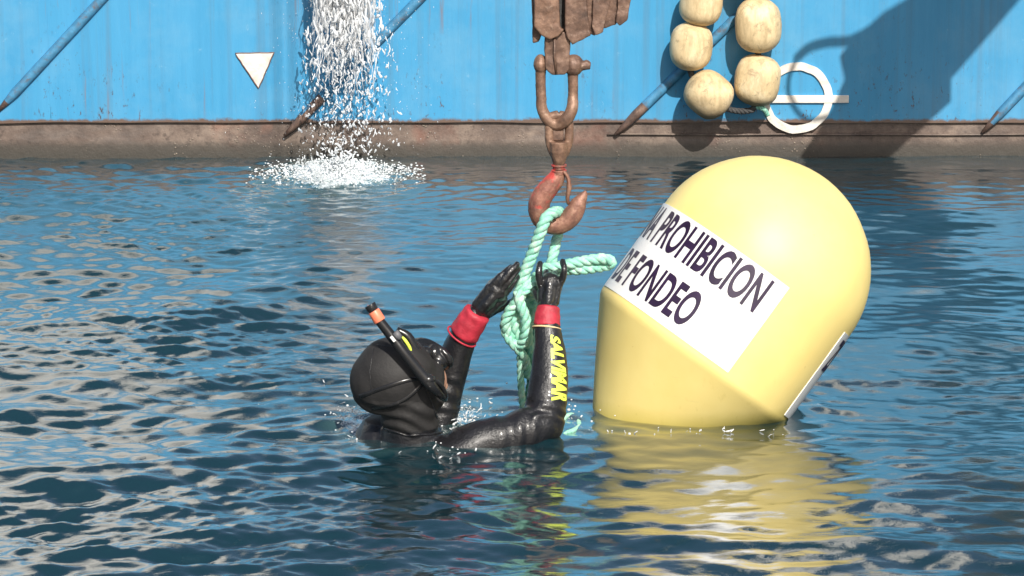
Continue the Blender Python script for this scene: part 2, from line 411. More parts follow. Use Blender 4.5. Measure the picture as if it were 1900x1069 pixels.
me.loops.add(q.size); me.loops.foreach_set('vertex_index', q.ravel().astype(np.int32))
me.polygons.add(len(q)); me.polygons.foreach_set('loop_start', np.arange(0, q.size, 4, dtype=np.int32))
me.polygons.foreach_set('loop_total', np.full(len(q), 4, np.int32)); me.update(calc_edges=True)
FR = np.random.default_rng(4).normal(size=FO.shape)
at = me.attributes.new('chop', 'FLOAT', 'POINT'); at.data.foreach_set('value', (1-smst(-1.4, .1, XX+.12*np.sin(YY*3))).astype(np.float32).ravel())
at = me.attributes.new('foam', 'FLOAT', 'POINT'); at.data.foreach_set('value', FO.astype(np.float32).ravel())
tag(link('water', me, m_water()), kind='structure')
mb = MB(); B = 900
for x0, x1, y0, y1 in ((-B, X0, -B, B), (X1, B, -B, B), (X0, X1, -B, Y0), (X0, X1, Y1, B)):
    mb.add([(x0, y0, 0), (x1, y0, 0), (x1, y1, 0), (x0, y1, 0)], [(0, 1, 2, 3)])
tag(mb.build('water', m_water(False), smooth=False), kind='structure')

# ------------------------------------------------------------------ the ship
ship = tag(empty('ship', (0, HULLY, 0)), 'blue painted steel ship side with brown waterline band, filling the top of the view', 'ship')
def hullY(x, z): return HULLY+.006*noise.noise(Vector((x*.9, z*1.3, 3)))*2-.02*max(z, 0)
def plating(x0, x1, z0, z1, off, n, m_, dz):
    vs_, fs_ = [], []
    for j in range(n[1]+1):
        z = z0+(z1-z0)*j/n[1]
        for i in range(n[0]+1):
            x = x0+(x1-x0)*i/n[0]
            e = dz*noise.noise(Vector((x*2.5, 0, 7))) if j in (0,) else 0
            vs_.append((x, hullY(x, z)+off, z+e))
    for j in range(n[1]):
        for i in range(n[0]):
            a = j*(n[0]+1)+i; fs_.append((a, a+1, a+n[0]+2, a+n[0]+1))
    return vs_, fs_
SHEER = 1.75
mb = MB(); v_, f_ = plating(-9, 9, .150, SHEER, 0, (360, 40), None, .008); mb.add(v_, f_)
nrow = 361                                               # lower edge folds back: the plate stands proud of the band
back = [(x, y+.03, z) for x, y, z in v_[:nrow]]
mb.add(v_[:nrow]+back, [(i+1, i, i+nrow, i+nrow+1) for i in range(nrow-1)])
mb.build('hull_plating', M['blue'], ship)
mb = MB(); v_, f_ = plating(-9, 9, -.6, .20, .016, (360, 30), None, 0); mb.add(v_, f_); mb.build('boot_top', M['boot'], ship)
mb = MB()                                                # weld ledge running along the band
pth = [(x, hullY(x, .095)+.008, .098+.004*noise.noise(Vector((x*3, 1, 1)))) for x in np.linspace(.4, 9, 120)]
tube(mb, pth, .006, 8, (1, .6)); mb.build('plate_ledge', M['boot'], ship)
mb = MB(); box(mb, (-9, HULLY-.05, SHEER), (9, HULLY+.09, SHEER+.07)); mb.build('rail_cap', M['deck'], ship, False)
mb = MB(); v_, f_ = plating(-9, -1.45, 1.24, SHEER, -.02, (160, 12), None, 0); mb.add(v_, f_)
mb.add([(-1.45, hullY(-1.45, 1.24)-.02, 1.24), (-1.45, HULLY+.04, 1.24), (-1.45, HULLY+.04, SHEER), (-1.45, hullY(-1.45, SHEER)-.02, SHEER)], [(0, 1, 2, 3)])
mb.add([(-9, hullY(-9, 1.24)-.02, 1.24), (-1.45, hullY(-1.45, 1.24)-.02, 1.24), (-1.45, HULLY+.04, 1.24), (-9, HULLY+.04, 1.24)], [(0, 1, 2, 3)])
mb.build('added_bulwark', M['deck'], ship)  # unseen white panel, added to give pale reflections in the water
mb = MB(); box(mb, (-9, HULLY+.1, 1.1), (9, HULLY+4.5, 1.2)); mb.build('deck', M['steel'], ship, False)
mb = MB(); box(mb, (-8.5, HULLY+.9, 1.2), (-1.6, HULLY+4.2, 4.6)); me = finish(mb.mesh('deckhouse'), bevel=.05); link('deckhouse', me, M['deck'], ship, False)
for x in (-7, -5.4, -3.8, -2.4):
    mb = MB(); ball(mb, (x, HULLY+.9, 3.3), (.2, .03, .2)); mb.build('porthole', M['glass'], ship)
def rub_bar(p0, p1, wpx=24):
    a = Vector(p0); b = Vector(p1); mb = MB(); n = 40
    pth = []; rr = []
    for i in range(n+1):
        t = i/n; p = a.lerp(b, t); p.y = hullY(p.x, p.z)-.004
        pth.append(p); rr.append((.021)*min(1, .35+t*14)*(1+.05*noise.noise(p*9)))
    tube(mb, pth, rr, 12, (1, 1))
    o = mb.build('rubbing_bar', M['bar'], ship)
    o.data.materials.append(M['barend'])
    for p in o.data.polygons:
        c = p.center
        if (c-a).length < .085+.05*noise.noise(c*20): p.material_index = 1
        elif noise.noise(c*13) > .42 and c.z < .30: p.material_index = 1
    return o
def hp(px, py): return G(px, py, HULLY)
for x0, y0, x1, y1 in ((-2, 205, 188, 0), (528, 252, 785, -10), (1142, 250, 1375, 22), (1822, 246, 2060, -6)):
    a = hp(x0, y0); b = hp(x1, y1); d = (b-a); b = a+d*((SHEER-a.z)/d.z); rub_bar(a, b)
# white triangle draught mark with weld bead outline
tri = [(437, 98), (509, 97), (480, 163)]
def relief(outline, name, m_, th=.006, lift=.0, parent=ship):
    pts = []
    for p in outline:
        q_ = hp(*p); q_.y = hullY(q_.x, q_.z)-lift; pts.append(q_)
    mb = MB(); prism(mb, pts, (0, -th, 0)); me = finish(mb.mesh(name), bevel=.0015); return link(name, me, m_, parent, False)
relief(tri, 'triangle_mark', M['white'])
mb = MB(); tp = [hp(*p) for p in tri]+[hp(*tri[0])]; L = []
for a, b in zip(tp, tp[1:]): L += [a.lerp(b, t) for t in np.linspace(0, .96, 18)]
for p in L: p.y = hullY(p.x, p.z)-.004; p += Vector((noise.noise(p*40)*.002, 0, noise.noise(p*47)*.002))
tube(mb, L, .0032, 6); mb.build('weld_bead', M['weld'], ship)
# load line: ring and bar
mb = MB(); cx, cy, RR = 1478, 181, 62
ro, ri = .150, .117; c0 = hp(cx, cy); n = 64
V, F = [], []
for k in range(n):
    t = 2*math.pi*k/n; e = .003*noise.noise(Vector((math.cos(t)*4, math.sin(t)*4, 5)))
    for r_, yy in ((ro+e, .0), (ro+e, .010), (ri+e, .010), (ri+e, .0)):
        x, z = c0.x+math.cos(t)*r_, c0.z+math.sin(t)*r_
        V.append((x, hullY(x, z)-yy, z))
for k in range(n):
    k2 = (k+1) % n
    for j in range(3): F.append((k*4+j, k*4+j+1, k2*4+j+1, k2*4+j))
mb.add(V, F); mk = link('load_line_mark', finish(mb.mesh('load_line_mark')), M['white'], ship, False)
mb = MB(); a = hp(1383, 176); b = hp(1574, 190)
prism(mb, [(x, hullY(x, z), z) for x, z in ((a.x, a.z), (b.x, a.z), (b.x, b.z), (a.x, b.z))], (0, -.013, 0))
link('load_line_bar', finish(mb.mesh('load_line_bar'), bevel=.002), M['white'], mk, False)
for (x0, y0, x1, y1) in ((1225, 222, 1222, 250), (740, 14, 1185, 11), (1170, 12, 1196, 12)):
    continue
    relief([(x0-2, y0), (x0+3, y0), (x1+3, y1), (x1-2, y1)], 'draught_mark', M['white'], .003, -.012)
# seams in the plating
for x in (-1.93, 3.3, -3.4):
    mb = MB(); pth = [(x+.004*noise.noise(Vector((0, 0, z*5))), hullY(x, z)+.0015, z) for z in np.linspace(.17, SHEER, 30)]
    tube(mb, pth, .0022, 6); mb.build('plate_seam', M['blue'], ship)
mb = MB(); pth = [(x, hullY(x, .655), .655) for x in np.linspace(-9, 9, 80)]; tube(mb, pth, .004, 6); 
mb = MB(); a = hp(640, -260); tube(mb, [a+Vector((0, .05, 0)), a+Vector((0, -.10, -.01))], .13, 20, (1, .8)); mb.build('scupper', M['rust'], ship)

# ------------------------------------------------------------------ crane that carries the hook, and an added unseen caster shaped for the hull shadow (both above the view)
crane = tag(empty('crane', (1.5, 15, 1.2)), 'tall ship crane that holds the hanging hook over the water', 'crane')
HK = 9.30
tip = Vector((G(1030, 0, HK).x, HK, 5.2))
mb = MB(); tube(mb, [(1.5, 15, 1.2), (1.5, 15, 6.1)], .22, 16); mb.build('post', M['deck'], crane)
mb = MB(); tube(mb, [Vector((1.5, 15, 6)), tip+Vector((0, -.1, .1))], [.17, .10], 4); mb.build('arm', M['deck'], crane, False)
mb = MB(); top = G(1030, -110, HK)
for dx in (-.03, .03): tube(mb, [tip+Vector((dx, 0, 0)), top+Vector((dx, 0, 0))], .006, 6)
mb.build('wire', M['steel'], crane)
shadow_caster = empty('shadow_caster', (2, 12, 1.3)); tag(shadow_caster, 'unseen caster added above the view, shaped to lay a broad shadow across the blue hull', 'shadow_caster')
def sh(px, py, t): p = hp(px, py); return p+SV*t
mb = MB()  # added caster: wanted shadow outline on the hull, projected back towards the sun
Lp = [sh(1478, 300, 2.05), sh(1540, 208, 2.2), sh(1566, 150, 2.35), sh(1556, 108, 2.45), sh(1583, 74, 2.55), sh(1640, 24, 2.7), sh(1690, -5, 2.9), sh(1900, -300, 3.6)]
Rp = [sh(1640, 300, 2.05), sh(1728, 222, 2.2), sh(1764, 190, 2.3), sh(1764, 148, 2.45), sh(1820, 84, 2.6), sh(1893, 0, 2.8), sh(1935, -50, 2.95), sh(2130, -280, 3.6)]
nn = SV*.16; V = []; F = []
for a, b in zip(Lp, Rp): V += [a, b, b+nn, a+nn]
for i in range(len(Lp)-1):
    for j in range(4): F.append((i*4+j, i*4+(j+1) % 4, (i+1)*4+(j+1) % 4, (i+1)*4+j))
F += [(3, 2, 1, 0), tuple(len(V)-4+j for j in range(4))]; mb.add(V, F)
link('caster_box', finish(mb.mesh('caster_box')), M['steel'], shadow_caster, False)
mb = MB(); pth = smooth_path([sh(1476, 112, 2.5), sh(1500, 92, 2.5), sh(1535, 82, 2.5), sh(1575, 78, 2.55), sh(1620, 55, 2.65)], 6); tube(mb, pth, .018, 8)  # loop added to cast the thin curved shadow lines
pth = smooth_path([sh(1476, 112, 2.5), sh(1462, 150, 2.4), sh(1466, 190, 2.3), sh(1500, 225, 2.2), sh(1560, 215, 2.2)], 6); tube(mb, pth, .010, 8)
mb.build('caster_loop', M['darkrope_slotshade'], shadow_caster)

# ------------------------------------------------------------------ string of cream floats hung on the hull
FY = HULLY-.125
fs = empty('float_string', G(1350, 100, FY)); tag(fs, 'string of cream net floats hung as a fender against the blue hull', 'floats')
def make_float():
    V, F = [], []; nu, nv = 28, 16; R_, H_ = 1.0, 1.0
    for j in range(nv+1):
        t = -1+2*j/nv
        z = math.copysign(abs(math.sin(t*math.pi/2))**.82, t); r = max(0.0, (1-abs(z)**3.4))**.46
        r = max(r, .12)*(.93+.07*(1-z*z))
        for i in range(nu):
            a = 2*math.pi*i/nu; V.append((r*math.cos(a), r*math.sin(a), z))
    for j in range(nv):
        for i in range(nu): F.append((j*nu+i, j*nu+(i+1) % nu, (j+1)*nu+(i+1) % nu, (j+1)*nu+i))
    F += [tuple(reversed(range(nu))), tuple(nv*nu+i for i in range(nu))]
    return V, F
fv, ff = make_float(); sc_ = FY/math.cos(PITCH)/FPX*1.0
sc_ = 1/450
fl = [(1322, -78, 80, 82, 6, 0), (1301, 6, 80, 84, 8, .0), (1282, 86, 80, 90, 5, 0), (1315, 175, 86, 88, -48, -.02), (1405, 149, 86, 98, 6, .01), (1407, 47, 86, 104, -2, 0), (1398, -60, 84, 98, -4, 0)]
for k, (px, py, w_, h_, an, dy) in enumerate(fl):
    me = bpy.data.meshes.new('float')
    a = math.radians(an); c = G(px, py, FY+dy); vv = []
    for x, y, z in fv:
        x, y, z = x*w_/2*sc_, y*w_/2*sc_, z*h_/2*sc_
        p = Vector((x*math.cos(a)+z*math.sin(a), y, -x*math.sin(a)+z*math.cos(a)))
        p *= 1+.045*noise.noise(p*9+Vector((k*7, 0, 0)))+.02*noise.noise(p*25+Vector((k*7, 3, 0)))
        vv.append(c+p)
    me.from_pydata(vv, [], ff); link('float', me, M['float'], fs)
mb = rope3(smooth_path([Vector((G(1335, -60, FY).x, FY+.05, SHEER)), G(1322, -78, FY), G(1301, 6, FY), G(1282, 86, FY), G(1280, 128, FY), G(1300, 165, FY), G(1345, 200, FY), G(1385, 206, FY), G(1402, 195, FY), G(1405, 149, FY), G(1407, 47, FY), G(1398, -60, FY), Vector((G(1390, -60, FY).x, FY+.05, SHEER))], 6), .013, .05)
mb.build('rope', M['darkrope_slotshade'], fs)
mb = rope3(smooth_path([G(1398, 197, FY), G(1416, 202, FY), G(1424, 214, FY+.03)], 6), .011, .04); mb.build('rope_end', M['rope'], fs)

# ------------------------------------------------------------------ falling water and splash
mb = MB(); mf = MB()
FYW = HULLY-.24
def lig(mb, p, d, L_, r, k=5, sides=5):
    P = []; R_ = []
    for i in range(k):
        t = i/(k-1); P.append(p+d*(L_*t)+Vector((random.gauss(0, r*.6), random.gauss(0, r*.6), random.gauss(0, r*.3))))
        R_.append(r*(.35+math.sin(math.pi*(.1+.8*t))*random.uniform(.5, 1.2)))
    tube(mb, P, R_, sides)
for i in range(1900):
    t = random.random()**1.35                      # 0 at top of the view, 1 at the water
    py = -60+t*345
    if t > .45 and random.random() < .35: continue
    half = 54+26*t+ (18*random.random() if t > .3 else 0)
    cx = 640+8*t
    u = random.gauss(0, .50)
    if abs(u) > 1.15: continue
    px = cx+u*half
    Y = FYW+random.gauss(0, .05)
    p = G(px, py, Y)
    dense = 1-t
    r = abs(random.gauss(.0016, .0010))+.0008
    L_ = random.uniform(.6, 1)*(.005+.085*dense**1.5*random.random()+.016*random.random())
    d = Vector((random.gauss(0, .10+.5*t), random.gauss(0, .2), -1)).normalized()
    lig(mb, p, d, L_, r*(1+.35*dense))
for i in range(900):                               # fine drops drifting off to the sides
    t = random.random(); u = random.gauss(0, .85)
    p = G(642+u*(62+30*t), -40+t*330, FYW+random.gauss(0, .07)); r = random.uniform(.0006, .0018)
    ball(mb, p, (r, r, r*random.uniform(1, 2.2)), 6, 4)
for i in range(80):                                # long strands where the sheet leaves the scupper
    px = 586+random.random()*108; t0 = -70-random.random()*60; t1 = 10+random.random()**1.6*170
    P = [G(px+random.gauss(0, 3)+(px-640)*.12*k/9, t0+(t1-t0)*k/9, FYW+random.gauss(0, .012)) for k in range(10)]
    P = smooth_path(P, 4); n = len(P)
    tube(mb, P, [max(.0008, .0068*(1-(i_/n)**2)*(.5+random.random())) for i_ in range(n)], 6)
nveil = len(mb.f)
for s_i in range(3):                               # the thin unbroken sheets of the stream
    V = []; F = []; nu, nv = 36, 60
    for j in range(nv+1):
        py = -150+j/nv*(330+40*s_i)
        for i in range(nu+1):
            u = -1+2*i/nu; px = 636+s_i*4+u*(54+4*s_i+max(0, py)*.06)
            V.append(G(px, py, FYW-.05+.05*s_i+.02*math.cos(u*5+s_i)+.02*noise.noise(Vector((u*5, py*.012, s_i*5)))-.045*(1-u*u)))
    for j in range(nv):
        for i in range(nu): a = j*(nu+1)+i; F.append((a, a+1, a+nu+2, a+nu+1))
    mb.add(V, F)
fw = mb.build('falling_water', M['spray']); fw.data.materials.append(M['veil'])
for i in range(nveil, len(fw.data.polygons)): fw.data.polygons[i].material_index = 1
tag(fw, 'white stream of discharge water breaking into drops down the blue hull', 'water jet', kind='stuff')
mb = MB()
for i in range(1300):                              # crown of splash where it lands
    a = random.uniform(0, 2*math.pi); q_ = min(1.5, abs(random.gauss(0, .55)))
    x = -.715+math.cos(a)*.21*q_; y = 13.20+math.sin(a)*.22*q_
    if y > HULLY-.02: continue
    hgt = abs(random.gauss(0, .030))*max(.15, 1.2-q_*.8)+.002
    if random.random() < .15: hgt *= 2.4
    p = Vector((x, y, hgt))
    r = abs(random.gauss(.0018, .0013))+.0009
    if random.random() < .75: ball(mb, p, (r*1.2, r, r), 6, 4)
    else: lig(mb, p, Vector((random.gauss(0, .5), random.gauss(0, .3), 1)).normalized(), random.uniform(.008, .028), r*.8)
for i in range(1800):                               # frothy heap along the foot
    x = -.715+random.gauss(0, .17); y = 13.22+random.gauss(0, .10); 
    if abs(x+.715) > .36: continue
    r = random.uniform(.0012, .0040); ball(mb, (x, min(y, HULLY-.03), random.uniform(-.002, .026)), (r*1.5, r*1.2, r*.8), 7, 5)
tag(mb.build('splash', M['foam']), 'white splash where the falling water hits the sea', 'splash', kind='stuff')
mb = MB()                                          # drops thrown up round the diver and the buoy
def drops(n, cx, cy, sx, sy, hz, rm=.0022):
    for i in range(n):
        x = cx+random.gauss(0, sx); y = cy+random.gauss(0, sy)
        z = float(height(np.array([x]), np.array([y]))[0])
        r = abs(random.gauss(rm, rm*.6))+.0008; p = (x, y, z+abs(random.gauss(0, hz)))
        if random.random() < .6: ball(mb, p, (r*1.3, r, r*.9), 6, 4)
        else: lig(mb, Vector(p), Vector((random.gauss(0, 1), random.gauss(0, .6), .5)).normalized(), .014*random.random()+.004, r*.7)
drops(130, -.14, 9.25, .05, .12, .008, .0013); drops(80, -.46, 9.25, .03, .10, .012, .0013); drops(12, -.19, 8.86, .05, .03, .006, .0014)
drops(40, .13, 9.25, .06, .1, .008, .0013); drops(20, .5, 9.12, .16, .03, .003, .0013); drops(16, -.35, 9.5, .5, .3, .003, .0010)
tag(mb.build('water_drops', M['spray']), 'drops and foam flecks thrown up around the diver', 'drops', kind='stuff')

# ------------------------------------------------------------------ hook assembly
hk = empty('crane_hook', G(1035, 320, HK)); tag(hk, 'rusty crane hook hanging by a shackle from a weathered block, green rope over it', 'hook')
pp = HK/math.cos(PITCH)/FPX*1.012                     # metres per photo pixel here
def plate(name, pts, dy, th, m_, bev=.004, par=hk):
    mb = MB(); prism(mb, [G(x, y, HK+dy) for x, y in pts], (0, th, 0))
    bm = bmesh.new(); me = mb.mesh(name); bm.from_mesh(me)
    bmesh.ops.triangulate(bm, faces=bm.faces); bmesh.ops.subdivide_edges(bm, edges=bm.edges, cuts=2, use_grid_fill=True)
    bm.to_mesh(me); bm.free()
    me = finish(me, remesh=.0028, sm=1, disp=.0022, dscale=24)
    return link(name, me, m_, par)
plate('block_cheek', [(990, -130), (1037, -130), (1038, 20), (1040, 52), (1047, 56), (1036, 68), (1020, 74), (1004, 66), (991, 50)], -.045, .02, M['rust2'])
plate('block_cheek', [(986, -130), (1008, -130), (1008, 60), (999, 77), (989, 80), (987, 60)], -.015, .03, M['rust'])
plate('block_cheek', [(1049, -130), (1078, -130), (1090, 20), (1096, 66), (1062, 84), (1052, 70), (1048, 56)], -.04, .035, M['rust'])
plate('block_cheek', [(1036, -130), (1056, -130), (1056, 60), (1036, 60)], .0, .02, M['darkrope_slotshade'])  # dark plate filling the slot, standing in for its shade
plate('block_tooth', [(1082, -130), (1112, -130), (1108, 40), (1104, 67), (1094, 63), (1086, 30)], -.02, .04, M['rust'])
plate('block_tooth', [(1106, -130), (1136, -130), (1132, 10), (1118, 60), (1105, 66), (1098, 50)], -.035, .03, M['rust'])
plate('block_tooth', [(1128, -130), (1160, -130), (1148, 20), (1144, 46), (1120, 54)], -.015, .04, M['rust'])
plate('block_tooth', [(1148, -130), (1178, -130), (1171, 0), (1164, 38), (1150, 49), (1142, 42), (1146, 10)], -.03, .03, M['rust'])
plate('block_web', [(990, -130), (1170, -130), (1160, 20), (1090, 50), (995, 50)], .015, .02, M['rust'])
# eye link between block and shackle
plate('eye_link', [(1013, 60), (1058, 60), (1058, 95), (1056, 130), (1048, 139), (1024, 139), (1012, 128), (1010, 95)], -.028, .05, M['rust'])
mb = MB(); tube(mb, [G(1029, 66, HK-.03), G(1029, 105, HK-.034), G(1032, 138, HK-.028)], .004, 8); mb.build('ridge', M['rust'], hk)
# shackle: bow, pin, nut
shk = MB()
cl = [(1004, 118), (1003, 145), (1004, 178), (1006, 203), (1018, 224), (1034, 231), (1050, 222), (1061, 203), (1063, 178), (1063, 145), (1062, 118)]
dyy = [0, 0, 0, 0, .0, .0, -.012, -.012, 0, 0, 0]
P = smooth_path([G(x, y, HK+d_) for (x, y), d_ in zip(cl, dyy)], 5)
tube(shk, P, interp([10.5*pp, 9.5*pp, 9.5*pp, 10*pp, 11.5*pp, 12*pp, 12*pp, 11*pp, 9.5*pp, 9.5*pp, 11*pp], len(P)), 14)
ball(shk, G(1003, 119, HK), (13*pp, 17*pp, 18*pp)); 
shackle = link('shackle', finish(shk.mesh('shackle'), remesh=.0022, sm=1, disp=.0008, dscale=60), M['rust2'], hk)
mb = MB(); P = [G(993, 120, HK), G(1060, 121, HK)]; tube(mb, P, 8*pp, 12)
mb.build('pin', M['rust'], shackle)
mb = MB(); ball(mb, G(1064, 121, HK), (19*pp, 19*pp, 20*pp)); tube(mb, [G(1064, 121, HK-.004), G(1096, 122, HK-.004)], [12*pp, 7*pp], 10); ball(mb, G(1088, 119, HK-.004), (8*pp, 8*pp, 8*pp))
link('nut', finish(mb.mesh('nut'), remesh=.0022, sm=1, disp=.0012, dscale=40), M['rust'], shackle)
# swivel
mb = MB()
ringp = [(1037, 213), (1022, 218), (1019, 235), (1020, 262), (1028, 285), (1037, 290), (1047, 285), (1055, 262), (1056, 235), (1052, 218), (1037, 213)]
P = smooth_path([G(x, y, HK) for x, y in ringp], 5); tube(mb, P, 8.5*pp, 12)
P = smooth_path([G(1037, 262, HK), G(1037, 280, HK), G(1037, 298, HK), G(1037, 308, HK)], 5); tube(mb, P, interp([23*pp, 22*pp, 16*pp, 12*pp], len(P)), 16, (1, .8))
link('swivel', finish(mb.mesh('swivel'), remesh=.0022, sm=1, disp=.0008, dscale=60), M['rust2'], hk)
plate('swivel_block', [(1025, 238), (1046, 238), (1046, 262), (1025, 262)], -.008, .02, M['rust'])
mb = MB()
for y_, r_ in ((307, 14), (312, 11.5), (317, 14), (321, 13)):
    tube(mb, [G(1037, y_-2, HK), G(1037, y_+2, HK)], r_*pp, 18)
link('collar', finish(mb.mesh('collar'), bevel=.001), M['hookred'], hk)
hc = [(1037, 318), (1030, 334), (1016, 351), (1003, 370), (1000, 390), (1008, 408), (1028, 418), (1050, 411), (1065, 395), (1074, 377), (1083, 362), (1087, 354)]
hr = [13.5, 17, 19, 20, 20, 19, 18, 18.5, 18, 14.5, 7.5, 2.5]
P = smooth_path([G(x, y, HK) for x, y in hc], 6); mb = MB(); tube(mb, P, interp([r*pp for r in hr], len(P)), 16, (.85, 1))
me = finish(mb.mesh('hook'), remesh=.0022, sm=2, disp=.0009, dscale=50); hook = link('hook', me, M['hook'], hk)
me.materials.append(M['hookred'])
for p in me.polygons:
    c = p.center
    if c.z > G(1000, 385, HK).z and c.x < G(1040, 0, HK).x: p.material_index = 1
mb = MB(); tube(mb, smooth_path([G(1046, 318, HK-.012), G(1054, 330, HK-.012), G(1056, 348, HK-.01), G(1053, 366, HK-.005), G(1054, 378, HK)], 4), interp([5*pp, 5*pp, 7*pp, 5.5*pp, 4*pp], 17), 8, (1.2, .7))
mb.build('safety_latch', M['hook'], hook)

# ------------------------------------------------------------------ green rope
rp = empty('rope', G(960, 600, 9.28)); tag(rp, 'mint green laid rope looped over the hook and knotted above the water', 'rope')
R_ = .0175
def gp3(pts): return smooth_path([G(x, y, Y) for x, y, Y in pts], 8)
def addrope(name, pts, R_=R_, m_='rope', pitch=.07): return rope3(gp3(pts), R_, pitch).build(name, M[m_], rp)
addrope('sling_leg', [(1045, 408, 9.37), (1040, 396, 9.34), (1030, 394, 9.28), (1014, 404, 9.245), (1003, 430, 9.24), (988, 470, 9.25), (972, 512, 9.25), (962, 548, 9.25), (955, 580, 9.25), (957, 606, 9.25), (968, 630, 9.26)])
addrope('sling_leg', [(1040, 400, 9.35), (1038, 425, 9.37), (1032, 448, 9.36), (1026, 475, 9.34), (1018, 500, 9.33), (1000, 522, 9.31), (985, 548, 9.30), (978, 585, 9.30), (980, 630, 9.31), (984, 668, 9.32)], R_*.9)
addrope('bight', [(985, 528, 9.30), (1008, 500, 9.27), (1040, 494, 9.265), (1080, 485, 9.27), (1120, 480, 9.28), (1136, 487, 9.29), (1122, 494, 9.30), (1080, 500, 9.275), (1040, 503, 9.29), (1000, 532, 9.30), (975, 545, 9.28)], R_*.92)
addrope('knot_turn', [(990, 520, 9.27), (975, 535, 9.23), (958, 562, 9.225), (942, 585, 9.23), (938, 606, 9.24), (950, 622, 9.26), (968, 612, 9.29), (985, 590, 9.30), (988, 560, 9.29)], R_*.9)
addrope('knot_turn', [(962, 540, 9.22), (966, 566, 9.21), (975, 590, 9.215), (976, 620, 9.22), (966, 640, 9.24), (948, 632, 9.27)], R_*.9)
addrope('knot_turn', [(948, 570, 9.26), (938, 590, 9.25), (936, 612, 9.25), (946, 632, 9.245), (962, 650, 9.25), (975, 668, 9.27), (980, 700, 9.3)], R_*.75)
addrope('knot_turn', [(1000, 520, 9.25), (985, 532, 9.225), (970, 545, 9.22), (958, 556, 9.24), (950, 566, 9.27)], R_*.7)
addrope('tail', [(962, 636, 9.25), (965, 665, 9.27), (966, 700, 9.29), (968, 735, 9.3), (972, 775, 9.31), (974, 830, 9.31)], R_*.62)
addrope('tail', [(978, 640, 9.31), (985, 670, 9.31), (984, 705, 9.32), (978, 740, 9.33), (976, 775, 9.33), (976, 830, 9.33)], R_*.6, 'ropewet')
addrope('knot_turn', [(975, 560, 9.33), (990, 590, 9.34), (994, 630, 9.34), (988, 665, 9.34), (976, 690, 9.33)], R_*.8, 'ropewet')
addrope('tail', [(1025, 818, 9.14), (1035, 798, 9.18), (1044, 780, 9.26), (1058, 771, 9.32), (1071, 778, 9.30), (1074, 792, 9.20), (1064, 800, 9.12), (1050, 806, 9.08), (1040, 822, 9.05)], R_*.5, pitch=.045)

mb = MB()
for o in list(rp.children):                        # loose fibres standing off the strands
    vs = o.data.vertices
    for k in range(int(len(vs)/55)):
        v = vs[random.randrange(len(vs))]; p = v.co.copy(); n_ = v.normal.copy()
        d = (n_+Vector((random.gauss(0, .6), random.gauss(0, .6), random.gauss(0, .6)))).normalized(); L_ = random.uniform(.004, .012)
        tube(mb, [p, p+d*L_*.5, p+d*L_+Vector((0, 0, -.002))], [.0005, .0004, .0002], 3)
tag(mb.build('fibre', M['rope'], rp), kind='stuff')
# ------------------------------------------------------------------ buoy
BY = 9.50
c, s = math.cos(PITCH), math.sin(PITCH)
bx, bup = Vector((1, 0, 0)), Vector((0, s, c)); bfw = Vector((0, -c, s))      # bfw points to the camera side
bm_ = (BY/c)/FPX*.985
DC = G(1404, 500, BY)
bm_ = (DC-Vector((0, 0, CAMH))).dot(Vector((0, c, -s)))/FPX
AX = (bx*.588+bup*.809).normalized(); PX = (bx*.809-bup*.588).normalized()     # axis up, and across
RB = 211*bm_
buoy = empty('buoy', (DC-AX*.5)); tag(buoy, 'yellow round-topped marker buoy tilting in the water with white lettered labels', 'buoy')
prof = []
for k in range(0, 19): a = math.pi/2*(1-k/18); prof.append((RB*math.cos(a), RB*math.sin(a)))
prof += [(RB, -.05), (RB, -.12), (RB, -.2), (RB, -196*bm_), (RB-.0015, -201*bm_), (RB-.005, -207*bm_), (RB-.011, -213*bm_)]
z0 = -213*bm_
for k in range(1, 10): prof.append((RB-.011-.285*k/9*.70, z0-.32*k/9))
prof += [(.08, z0-.33), (0.001, z0-.33)]
nu = 96; V = []; F = []
def bpt(r, h, ph): return DC+AX*h+(PX*math.sin(ph)+bfw*math.cos(ph))*r         # ph=0 faces the camera, + to the right
for r, h in prof:
    for i in range(nu): V.append(bpt(r, h, 2*math.pi*i/nu))
for j in range(len(prof)-1):
    for i in range(nu): F.append((j*nu+i, j*nu+(i+1) % nu, (j+1)*nu+(i+1) % nu, (j+1)*nu+i))
mb = MB(); mb.add(V, F); me = finish(mb.mesh('shell'), disp=.0022, dscale=5); link('shell', me, M['buoy'], buoy)
def band(ph0, ph1, h0, h1, r, name, m_, par):
    n = 48; V = []; F = []
    for i in range(n+1):
        ph = math.radians(ph0+(ph1-ph0)*i/n)
        for rr_, h in ((RB-.001, h0), (r, h0), (r, h1), (RB-.001, h1)):
            V.append(bpt(rr_, h, ph))
    for i in range(n):
        for j in range(3): F.append((i*4+j, i*4+j+1, i*4+j+5, i*4+j+4))
    F += [(0, 1, 2, 3), tuple(n*4+j for j in (3, 2, 1, 0))]
    mb = MB(); mb.add(V, F); o = link(name, finish(mb.mesh(name)), m_, par, False)
    return o
def text_mesh(s_, off=.0, shear=0):
    cu = bpy.data.curves.new('t', 'FONT'); cu.body = s_; cu.size = 1; cu.offset = off; cu.resolution_u = 6
    cu.shear = shear
    o = bpy.data.objects.new('t', cu); S.collection.objects.link(o)
    dg = bpy.context.evaluated_depsgraph_get(); dg.update()
    me = bpy.data.meshes.new_from_object(o.evaluated_get(dg)); bpy.data.objects.remove(o)
    bm = bmesh.new(); bm.from_mesh(me); bmesh.ops.triangulate(bm, faces=bm.faces)
    for _ in range(3):
        e = [x for x in bm.edges if x.calc_length() > .16]
        if not e: break
        bmesh.ops.subdivide_edges(bm, edges=e, cuts=1); bmesh.ops.triangulate(bm, faces=bm.faces)
    bm.to_mesh(me); bm.free(); return me
lab_top, lab_bot = -2*bm_, -190*bm_
